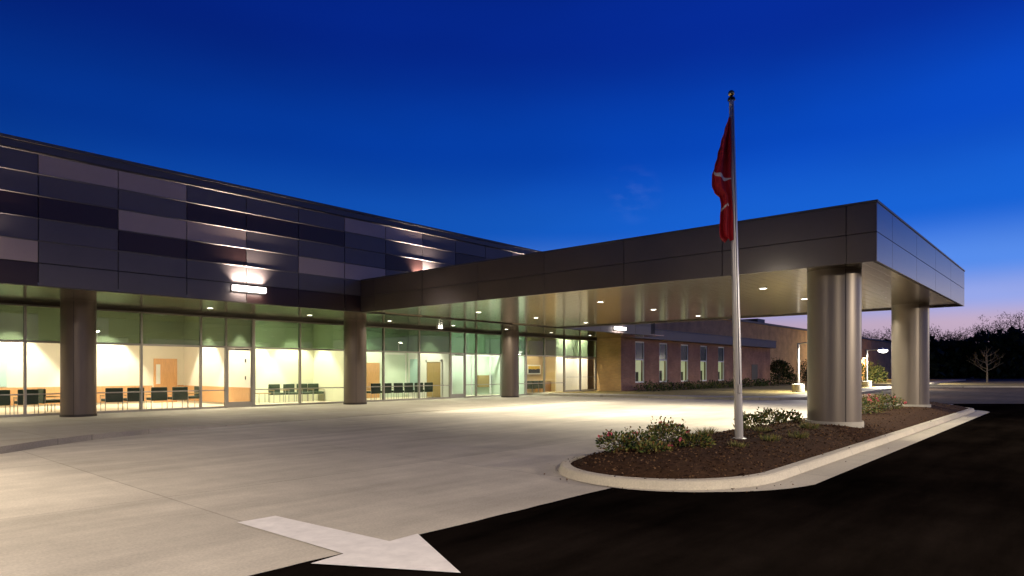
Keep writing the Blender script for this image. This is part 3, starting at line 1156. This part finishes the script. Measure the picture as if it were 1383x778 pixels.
# ------------------------------------------------------------------ street lamps along the far path
def street_lamp(x, y, label, h=3.62, hd=(0, -1), pw=P_POST, lit=True):
    t = thing('street_lamp', label, 'street lamp', (x, y, .12), 'path lamps on concrete pedestals')
    b = MB()
    b.tube([(x, y, .10), (x, y, .66), (x, y, .70)], [.42, .42, .38], M_pedest, 24)
    b.build('pedestal', t, smooth=True)
    b = MB()
    b.box(x - .16, x + .16, y - .16, y + .16, .70, .73, M_post)
    b.tube([(x, y, .73), (x, y, h)], [.10, .085], M_post, 12)
    b.build('pole', t, smooth=True)
    b = MB()
    dx, dy = hd
    b.tube([(x, y, h - .06), (x + dx * .5, y + dy * .5, h), (x + dx * 1.0, y + dy * 1.0, h)], .05, M_post, 10)
    b.build('arm', t, smooth=True)
    b = MB()
    cx, cy = x + dx * 1.35, y + dy * 1.35
    b.tube([(cx, cy, h - .06), (cx, cy, h + .04), (cx, cy, h + .11)], [.46, .42, .16], M_post, 20)
    hdm = b.build('lamp_head', t, smooth=True)
    b = MB()
    b.ball((cx, cy, h - .10), .40, M_lampp, 20, 10, (1, 1, .55))
    b.build('lens', t)
    light('AREA', 'lamp', (cx, cy, h - .36), pw, (1, .90, .74), t, .5)
M_lampp = mat('lit_street_lens', (.9, .9, .9), .5, emit=(1, .95, .84), estr=12)
street_lamp(48.6, 15.6, 'street lamp whose arm disappears behind the big front column')
street_lamp(67.8, 15.6, 'lit street lamp framed between the two round canopy columns')
street_lamp(92, 17.0, 'farthest street lamp along the path, behind the second canopy column')

def lot_lamp(x, y, h, label, pw, hd):
    t = thing('parking_lamp', label, 'parking lamp', (x, y, 0), 'tall parking lot lamps')
    b = MB()
    b.tube([(x, y, -.03), (x, y, .75)], .30, M_pedest, 20)
    b.build('pedestal', t, smooth=True)
    b = MB()
    b.tube([(x, y, .75), (x, y, h)], [.11, .07], M_post, 12)
    b.build('pole', t, smooth=True)
    b = MB()
    dx, dy = hd
    a = math.atan2(dy, dx)
    b.tube([(x, y, h - .1), (x + dx * .6, y + dy * .6, h)], .04, M_post, 8)
    b.obox((x + dx * .95, y + dy * .95, h + .02), a, .4, .22, .07, M_post)
    b.build('lamp_head', t, bevel=.02)
    b = MB()
    b.obox((x + dx * .95, y + dy * .95, h - .06), a, .33, .17, .012, M_lampp)
    b.build('lens', t)
    light('AREA', 'lamp', (x + dx * .95, y + dy * .95, h - .12), pw, (1, .85, .66), t, .5)
lot_lamp(57, -14.8, 5.6, 'parking lamp mirrored in the upper storefront glass', 900, (-.4, .9))
lot_lamp(88, -24, 9.0, 'added unseen parking lamp to light the far road', 22000, (-.2, .98))  # added out of view to brighten the far road and verge
lot_lamp(19, -9.5, 5.2, 'added unseen parking lamp out on the asphalt beside the canopy', P_LOT * 1.7, (-.3, .95))  # added outside the frame, lights the foreground from the right
lot_lamp(-2.9, 12.7, 6.2, 'added unseen parking lamp on the sidewalk at the near end of the driveway', P_LOT * .46, (.5, -.87))  # added off frame to light the left foreground
lot_lamp(0.5, -7.0, 6.0, 'added unseen parking lamp behind the painted arrow', P_LOT * 1.2, (0, 1))  # added behind the camera as foreground light

# far wall light on the rear block
fw_ = thing('wall_light', 'small warm wall light far off on the tan block', 'wall light', (128, 30, 3.9))
b = MB(); b.box(127.7, 128.3, 29.7, 30, 3.95, 4.2, M_dark); b.build('housing', fw_)
b = MB(); b.box(127.75, 128.25, 29.72, 29.98, 3.85, 3.95, mat('lit_sodium_lens', (.9, .8, .6), .5, emit=(1, .72, .36), estr=25)); b.build('lens', fw_)
light('AREA', 'lamp', (128, 29.4, 3.75), 1500, (1, .66, .3), fw_, .3)
fw2 = thing('wall_light', 'warm wall light on the tan block behind the front column', 'wall light', (104, 30, 4.6))
b = MB(); b.box(103.7, 104.3, 28.4, 30, 4.75, 4.85, M_dark); b.build('housing', fw2)
b = MB(); b.box(103.75, 104.25, 28.42, 28.9, 4.66, 4.75, MATS['lit_sodium_lens']); b.build('lens', fw2)
light('POINT', 'lamp', (104, 28.0, 4.45), 3200, (1, .66, .3), fw2, .15)

# ------------------------------------------------------------------ flagpole and flag
FX, FY, FZ = 12.2, 5.0, .27
tilt = math.radians(1.3)
side = Vector((-.662, .749, 0))              # leans this way by a degree
def fp(h, off=(0, 0, 0)):
    return Vector((FX, FY, FZ)) + side * (h * math.sin(tilt)) + Vector((0, 0, h * math.cos(tilt))) + Vector(off)
H = 6.50
flp = thing('flagpole', 'tall slim metal flagpole standing in the mulch island', 'flagpole', (FX, FY, FZ))
b = MB()
b.tube([fp(-.1), fp(0), fp(2.2), fp(H)], [.078, .078, .072, .048], M_pole, 20)
b.build('pole', flp, smooth=True)
b = MB()
b.tube([fp(-.05), fp(.03), fp(.07)], [.2, .19, .10], M_pole, 20)
b.build('base_collar', flp, smooth=True)
b = MB()
b.tube([fp(H), fp(H + .05)], [.075, .06], M_dark, 14)
c = fp(H + .13)
b.ball(c, .06, M_gold, 14, 8)
b.build('finial', flp, smooth=True)
b = MB()
rp = Vector((-.75, -.66, 0))
b.tube([fp(.95, rp * .10), fp(3.2, rp * .085), fp(H - .1, rp * .07)], .006, M_rope, 6)
b.build('halyard', flp)
b = MB()
cpos = fp(1.0, rp * .085)
b.obox(cpos, .7, .03, .03, .09, M_pole)
b.build('cleat', flp, bevel=.008)
# limp flag, folded on itself along the pole
pxm = 12.5 / 882.0
def fl_left(v):      # distance of the free edge from the pole axis, by height (pixels of the photo turned to metres once)
    tab = [(0, 5), (.10, 10), (.20, 15), (.30, 20), (.40, 25), (.47, 29), (.55, 29.5), (.60, 26.5), (.64, 19), (.70, 17.5), (.80, 19.5), (.90, 21.5), (.96, 21), (1.0, 14)]
    for a in range(len(tab) - 1):
        if tab[a][0] <= v <= tab[a + 1][0]:
            f = (v - tab[a][0]) / (tab[a + 1][0] - tab[a][0])
            f = f * f * (3 - 2 * f)
            return (tab[a][1] + (tab[a + 1][1] - tab[a][1]) * f) * pxm
    return .2
towards = Vector((-.749, -.662, 0))
FT, FB = H - .34, H - .34 - 2.34
def flag_pt(s, v):
    wd = fl_left(v)
    h = FT + (FB - FT) * v
    fold = .085 * math.sin(s * 11 + v * 2.2) * min(1, v * 3 + .2) * (.35 + s) + .03 * math.sin(v * 9 + s * 4)
    h -= .05 * s * math.sin(s * 9) * v
    return fp(h) + side * (.05 + (wd - .05) * s) + towards * (.05 + fold * .8)
b = MB()
nu, nv = 26, 60
k = b.mi(M_flag)
for a in range(nv + 1):
    for c_ in range(nu + 1):
        b.v.append(tuple(flag_pt(c_ / nu, a / nv)))
for a in range(nv):
    for c_ in range(nu):
        i = a * (nu + 1) + c_
        b.f.append((i, i + 1, i + nu + 2, i + nu + 1)); b.m.append(k)
flag = b.build('flag', smooth=True)
flag.modifiers.clear()
sol = flag.modifiers.new('thick', 'SOLIDIFY'); sol.thickness = .004
tag(flag, 'limp red flag with a white crescent hanging on the flagpole', 'flag')
def emblem(pts, wid):
    b = MB()
    for i in range(len(pts) - 1):
        (s0, v0), (s1, v1) = pts[i], pts[i + 1]
        w0, w1 = wid(i / (len(pts) - 1)), wid((i + 1) / (len(pts) - 1))
        q = [flag_pt(s0, v0 - w0), flag_pt(s1, v1 - w1), flag_pt(s1, v1 + w1), flag_pt(s0, v0 + w0)]
        b.face([p + towards * .012 for p in q], M_emblem)
    return b.build('emblem', flag)
emblem([(.97 - .95 * i / 14, .43 + .07 * math.sin(min(1, i / 9) * PI / 2)) for i in range(15)], lambda t: .004 + .014 * math.sin(PI * min(1, t * 1.1)))
emblem([(.30 + .6 * i / 5, .735 - .02 * (1 - i / 5)) for i in range(6)], lambda t: .008 + .004 * t)

# ------------------------------------------------------------------ planting
def bush_leaves(b, c, r, n, size, mats, flat=.0, shell=.45):
    for _ in range(n):
        while True:
            p = Vector((rnd.uniform(-1, 1), rnd.uniform(-1, 1), rnd.uniform(-.6, 1)))
            if shell < p.length < 1: break
        q = Vector((c[0] + p.x * r[0], c[1] + p.y * r[1], c[2] + p.z * r[2]))
        d = (p.normalized() + Vector((rnd.uniform(-.8, .8), rnd.uniform(-.8, .8), rnd.uniform(-.3, .9)))).normalized() * size * rnd.uniform(.6, 1.3)
        b.leaf(q, d, size * .28, rnd.choices(mats[0], mats[1])[0])
LM = ([M_leafd, M_leafm, M_leafl, M_leafr], [3, 4, 3, 2.2])
def shrub(x, y, z, label, cl, n, size, flowers=0, name='shrub', cat='shrub', group=None, mats=LM, stems=6):
    t = thing(name, label, cat, (x, y, z), group)
    b = MB()
    for (dx, dy, dz, rx, ry, rz) in cl:
        bush_leaves(b, (x + dx, y + dy, z + dz), (rx, ry, rz), int(n * 2.0), size * .74, mats, shell=.15)
    for (dx, dy, dz, rx, ry, rz) in cl:
        for _ in range(5):
            a = rnd.uniform(0, 6.28); f = rnd.uniform(.1, .9)
            bx, by = x + dx + rx * f * math.cos(a), y + dy + ry * f * math.sin(a)
            top = z + dz + rz * rnd.uniform(.9, 1.5)
            for q in range(9):
                hz = z + dz + (top - z - dz) * q / 8
                d = Vector((rnd.uniform(-1, 1), rnd.uniform(-1, 1), rnd.uniform(.1, 1))).normalized() * size * .7
                b.leaf((bx, by, hz), d, size * .2, rnd.choices(mats[0], mats[1])[0])
    b.build('foliage', t)
    s = MB()
    for (dx, dy, dz, rx, ry, rz) in cl:
        for _ in range(stems):
            a = rnd.uniform(0, 6.28)
            e = (x + dx + rx * .7 * math.cos(a), y + dy + ry * .7 * math.sin(a), z + dz + rz * rnd.uniform(.2, .95))
            s.tube([(x + dx * .8, y + dy * .8, z - .04), ((x + dx + e[0]) / 2, (y + dy + e[1]) / 2, z + (e[2] - z) * .6), e], [.010, .007, .004], M_bark, 5)
    s.build('stem', t)
    if flowers:
        f = MB()
        for _ in range(flowers):
            (dx, dy, dz, rx, ry, rz) = rnd.choice(cl)
            a = rnd.uniform(0, 6.28); e = rnd.uniform(-.1, 1.2)
            c = Vector((x + dx + rx * math.cos(a) * math.cos(e), y + dy + ry * math.sin(a) * math.cos(e), z + dz + rz * math.sin(e)))
            for _p in range(9):
                d = Vector((rnd.uniform(-1, 1), rnd.uniform(-1, 1), rnd.uniform(-.2, 1))).normalized() * size * .72
                f.leaf(c, d, size * .30, M_flower)
        f.build('blossoms', t)
    return t
IG = 'low flowering shrubs in the mulch island'
def mz(x, y): return mound_z(x, y)
shrub(9.6, 5.75, mz(9.6, 5.75) - .03, 'leafy shrub with pink flowers at the island tip, leftmost', [(-.2, .2, .14, .34, .34, .17), (.2, .0, .13, .33, .33, .16), (-.1, -.45, .07, .35, .3, .10)], 250, .085, 6, group=IG)
shrub(10.35, 5.45, mz(10.35, 5.45) - .03, 'taller green shrub with two pink blooms, nearest left of the flagpole', [(0, .1, .17, .38, .38, .22), (.35, .2, .15, .36, .34, .20), (.1, -.4, .09, .36, .3, .12)], 250, .085, 7, group=IG)
shrub(16.75, 6.05, mz(16.75, 6.05) - .02, 'dark leafy shrub beside the front canopy column', [(0, 0, .18, .42, .36, .20), (.45, -.3, .16, .42, .36, .18), (-.35, .4, .12, .36, .36, .15)], 240, .10, 0, group=IG)
shrub(21.6, 5.3, mz(21.6, 5.3) - .02, 'shrub with a pink bloom just right of the front column', [(0, 0, .22, .6, .5, .28), (-.8, .2, .18, .5, .5, .24), (.8, -.2, .2, .5, .5, .24)], 220, .10, 7, group=IG)
shrub(24.6, 5.3, mz(24.6, 5.3) - .02, 'pink flowering shrub nearest the second canopy column', [(0, 0, .24, .7, .6, .30), (1.0, -.1, .2, .6, .5, .26), (-.8, .2, .2, .6, .5, .26)], 220, .10, 14, group=IG)
def tuft(x, y, label, n=90, h=.2, m=None):
    z = mz(x, y) - .01
    b = MB()
    m = m or [M_straw, M_leafl, M_leafm]
    for _ in range(n):
        a = rnd.uniform(0, 6.28); r = rnd.uniform(0, .16)
        p = Vector((x + r * math.cos(a), y + r * math.sin(a), z))
        d = Vector((math.cos(a) * rnd.uniform(.2, 1.1), math.sin(a) * rnd.uniform(.2, 1.1), 1)).normalized() * h * rnd.uniform(.5, 1.1)
        b.leaf(p, d, .008, rnd.choice(m))
    o = b.build('grass_tuft')
    tag(o, label, 'grass tuft', 'grass tufts in the mulch')
for x, y, lb_, n, h in ((12.9, 6.0, 'straw coloured grass tuft just behind the flagpole', 110, .22), (11.0, 4.55, 'low green tuft in front of the flagpole, nearest the curb', 90, .12), (12.3, 4.45, 'yellowish grass tuft just right of the flagpole foot', 90, .16),
                       (13.6, 4.35, 'dry grass tuft right of the flagpole, near the curb', 100, .18), (15.4, 4.7, 'dry tuft in front of the front column', 110, .2), (14.6, 5.9, 'thin straw tuft between flagpole and dark shrub', 90, .2), (13.9, 5.2, 'small brown tuft midway from flagpole to front column', 80, .15), (11.6, 5.7, 'grassy tuft behind the two pink blooms', 90, .2)):
    tuft(x, y, lb_, n, h)
# hedge against the wing, further bushes
hb = MB()
x = 42.8
hedge = thing('hedge', 'low clipped dark hedge along the foot of the brick wing', 'hedge', (52, 24.6, .1))
hs = MB()
while x < 69:
    r = rnd.uniform(.5, .75)
    bush_leaves(hb, (x, 24.7 + rnd.uniform(-.2, .2), .15), (.75, .6, r * 1.05), 170, .16, ([M_leafd, M_leafm, M_leafl], [4, 4, 1.5]), shell=.3)
    hs.tube([(x, 24.7, .08), (x + .1, 24.7, .5)], [.03, .015], M_bark, 6)
    x += .75
hb.build('foliage', hedge)
hs.build('stem', hedge)
def bigbush(x, y, label, cl, mats, n=500, size=.26):
    return shrub(x, y, .1, label, cl, n, size, 0, 'bush', 'bush', 'rounded bushes by the far path', mats, 8)
DK = ([M_leafd, M_leafm, M_leafr], [6, 2, .7])
LG = ([M_leafm, M_leafl, M_leafd], [3, 4, 1])
bigbush(74, 25.6, 'dark rounded bush at the corner of the brick wing', [(0, 0, 1.3, 1.5, 1.3, 1.3), (.6, -.3, .6, 1.4, 1.3, .8), (-.6, 0, 1.9, .9, .9, .8)], DK)
bigbush(77.5, 23.6, 'dark rounded bush left of the first street lamp', [(0, 0, 1.3, 1.5, 1.3, 1.5), (.7, -.2, .8, 1.3, 1.2, 1.0)], DK)
bigbush(81.5, 22.2, 'dark bush hidden behind the front column', [(0, 0, 1.2, 1.4, 1.3, 1.3)], DK)
bigbush(72.5, 17.0, 'bright green bush lit by the street lamp between the columns', [(0, 0, 1.3, 1.3, 1.2, 1.3), (-.5, .8, 1.7, 1.0, 1.0, 1.0), (.7, -1.0, 1.0, 1.1, 1.0, 1.0)], LG)
# bare young tree across the road
def bare_tree(x, y, z, h, label):
    t = thing('bare_tree', label, 'tree', (x, y, z))
    b = MB()
    b.tube([(x, y, z - .1), (x + .05, y, z + h * .45), (x, y + .05, z + h)], [.11, .06, .012], M_bark, 8)
    b.build('trunk', t, smooth=True)
    b = MB()
    def br(p, d, ln, r, dep):
        pts = [p]
        q = p
        for s_ in range(3):
            d = (d + Vector((rnd.uniform(-.18, .18), rnd.uniform(-.18, .18), .12))).normalized()
            q = q + d * ln / 3
            pts.append(q)
        b.tube(pts, [r, r * .75, r * .5, r * .25], M_bark, 5)
        if dep:
            for _ in range(3):
                a = rnd.choice(pts[1:])
                e = (d + Vector((rnd.uniform(-.9, .9), rnd.uniform(-.9, .9), rnd.uniform(-.1, .6)))).normalized()
                br(a, e, ln * .5, r * .5, dep - 1)
    for k in range(13):
        hh = z + h * (.24 + .05 * k)
        a = k * 2.4
        br(Vector((x, y, hh)), Vector((math.cos(a), math.sin(a), .30)), h * (.50 - .030 * k), .036, 2)
    b.build('crown', t)
bare_tree(101, 9.6, .1, 4.6, 'small bare pale tree on the grass verge across the road')
# far woods: one dark mass with feathery bare tops
tb = MB()
def woods(x, y, h):
    tb.tube([(x, y, -.5), (x + rnd.uniform(-.4, .4), y, h * .5), (x + rnd.uniform(-.8, .8), y, h * .95)], [.28, .2, .05], M_barkd, 5)
    for _ in range(16):
        a = rnd.uniform(0, 6.28); hh = h * rnd.uniform(.45, .92); ln = h * rnd.uniform(.10, .24)
        e = (x + math.cos(a) * ln, y + math.sin(a) * ln, hh + ln * rnd.uniform(.5, 1.1))
        tb.tube([(x, y, hh), ((x + e[0]) / 2, (y + e[1]) / 2, hh + (e[2] - hh) * .4), e], [.05, .03, .012], M_barkd, 4, cap=False)
        for _k in range(34):
            d = Vector((rnd.uniform(-1, 1), rnd.uniform(-1, 1), rnd.uniform(-.1, 1.2))).normalized() * rnd.uniform(.35, .95)
            tb.leaf((e[0] + rnd.gauss(0, .7), e[1] + rnd.gauss(0, .7), e[2] + rnd.gauss(-.5, .6)), d, .055, M_leafd)
    for _ in range(190):
        zz = rnd.uniform(0, h * .80)
        rr = h * .20 * (1.15 - zz / h)
        d = Vector((rnd.uniform(-1, 1), rnd.uniform(-1, 1), rnd.uniform(-.5, 1))).normalized() * rnd.uniform(1.0, 2.2)
        tb.leaf((x + rnd.gauss(0, rr), y + rnd.gauss(0, rr), zz), d, .7, M_leafd)
for k in range(150):
    f = (k + rnd.random()) / 150
    px_, py_ = 120 + 95 * f, 88 - 150 * f
    dep = rnd.uniform(0, 22)
    base_h = 9.6 + 2.0 * noise.noise((f * 9, 0, 0)) + 3.6 * min(1, max(0, (f - .41) / .13))
    woods(px_ + dep * .85 + 12, py_ + dep * .5, base_h * rnd.uniform(.82, 1.12))
tl = tb.build('treeline')
tag(tl, kind='stuff')

# ------------------------------------------------------------------ waiting room furniture
def make_chair(label, group, loc, rz):
    t = thing('waiting_chair', label, 'chair', (0, 0, 0), group)
    b = MB(); b.box(-.30, .30, -.30, .30, .40, .51, M_chair); b.build('seat', t, bevel=.03)
    b = MB()
    for i, (y, z0, z1) in enumerate(((-.27, .52, .90),)):
        b.box(-.31, .31, y - .05, y + .04, z0 - .14, z1 + .04, M_chair)
    b.build('backrest', t, bevel=.03)
    for sx in (-1, 1):
        for sy in (-1, 1):
            b = MB(); b.tube([(sx * .31, sy * .27, 0.008), (sx * .31, sy * .27, .62 if sy > 0 else .66)], .014, M_leg, 8); b.build('leg', t)
        b = MB(); b.box(sx * .31 - .03, sx * .31 + .03, -.22, .30, .62, .65, M_wood2); b.build('armrest', t, bevel=.01)
    return t
cproto = None
def chair(x, y, rz, label, group):
    global cproto
    if cproto is None:
        cproto = make_chair(label, group, None, 0)
        c = cproto
    else:
        c = copy_tree(cproto)
    c.location = (x, y, 0)
    c.rotation_euler = (0, 0, rz)
    c['label'] = label
    c['group'] = group
GA = 'dark green chairs seen through the storefront'
for x, y, rz, lb_ in ((5.3, 29.2, .05, 'dark green chair at the left edge of the picture behind the glass'), (6.15, 29.2, 0, 'dark green chair just left of the nearest brown column'), (7.0, 29.7, -PI / 2 + .1, 'dark chair turned sideways, half hidden by the nearest brown column'),
                     (8.95, 29.2, 0, 'dark green chair just right of the nearest brown column'), (9.73, 29.2, 0, 'second dark green chair right of the nearest brown column, at the mullion'), (10.62, 29.2, 0, 'dark green chair under the wood door, left of its pair'), (11.45, 29.2, 0, 'dark green chair under the wood door, right of its pair'),
                     (12.2, 29.6, PI / 2, 'chair turned sideways beside the glass door'),
                     (17.0, 31, PI, 'leftmost of four chairs against the bright lime wall'), (17.82, 31, PI, 'second of four chairs against the bright lime wall'), (18.58, 31, PI, 'third of four chairs against the bright lime wall'), (19.25, 31, PI, 'last of four chairs against the lime wall, by the middle column'),
                     (21.75, 29.4, 0, 'chair tight against the right side of the middle brown column'), (22.5, 29.4, 0, 'second chair right of the middle brown column'), (23.3, 29.4, 0, 'third chair right of the middle brown column'), (24.05, 29.4, 0, 'fourth chair right of the middle brown column'), (24.8, 29.4, 0, 'fifth chair right of the middle brown column'), (25.55, 29.4, 0, 'last chair of the row before the glass entrance door'),
                     (34.5, 29.2, 0, 'first dark chair under the landscape picture'), (35.2, 29.2, 0, 'middle dark chair under the landscape picture'), (35.9, 29.2, 0, 'last dark chair under the landscape picture, by the cabinet')):
    chair(x, y, rz, lb_, GA)
def side_table(x, y, wx, wy, h, label):
    t = thing('side_table', label, 'side table', (x, y, 0), 'low tables among the chairs')
    b = MB(); b.box(x - wx, x + wx, y - wy, y + wy, h - .04, h, M_wood2); b.build('table_top', t, bevel=.008)
    for sx in (-1, 1):
        for sy in (-1, 1):
            b = MB(); b.tube([(x + sx * (wx - .04), y + sy * (wy - .04), .008), (x + sx * (wx - .04), y + sy * (wy - .04), h - .04)], .016, M_leg, 8); b.build('leg', t)
side_table(16.15, 30.9, .32, .28, .52, 'low wooden side table left of the four chairs by the lime wall')
side_table(7.6, 30.6, .45, .3, .5, 'low table behind the nearest brown column')
cab = thing('cabinet', 'low orange wood cabinet right of the landscape picture', 'cabinet', (37.0, 29.7, 0))
b = MB(); b.box(36.4, 37.55, 29.4, 29.95, .06, .82, M_wood); b.build('body', cab, bevel=.006)
b = MB(); b.box(36.36, 37.58, 29.36, 29.97, .82, .86, M_wood2); b.build('top', cab, bevel=.004)
b = MB(); b.box(36.44, 37.51, 29.44, 29.9, .01, .06, M_dark); b.build('plinth', cab)
pic = thing('framed_picture', 'landscape picture with yellow sky over dark hills on the tan wall', 'picture', (36.3, 29.98, 1.7))
b = MB(); b.box(35.55, 37.05, 29.95, 29.999, 1.38, 2.06, M_white); b.build('mount', pic, bevel=.004)
b = MB()
b.box(35.65, 36.95, 29.94, 29.949, 1.72, 1.97, mat('picture_yellow', (.72, .47, .05), .6, noise_amt=.2, noise_scale=6))
pts = [(35.65, 1.72)]
for i in range(14):
    pts.append((35.65 + 1.3 * i / 13, 1.74 + .05 * noise.noise((i * .7, 2, 0)) + .03 * (i > 9)))
pts.append((36.95, 1.47)); pts.append((35.65, 1.47))
b.face([(x, 29.936, z) for x, z in pts], mat('picture_dark_hills', (.015, .03, .03), .6))
b.build('print', pic)
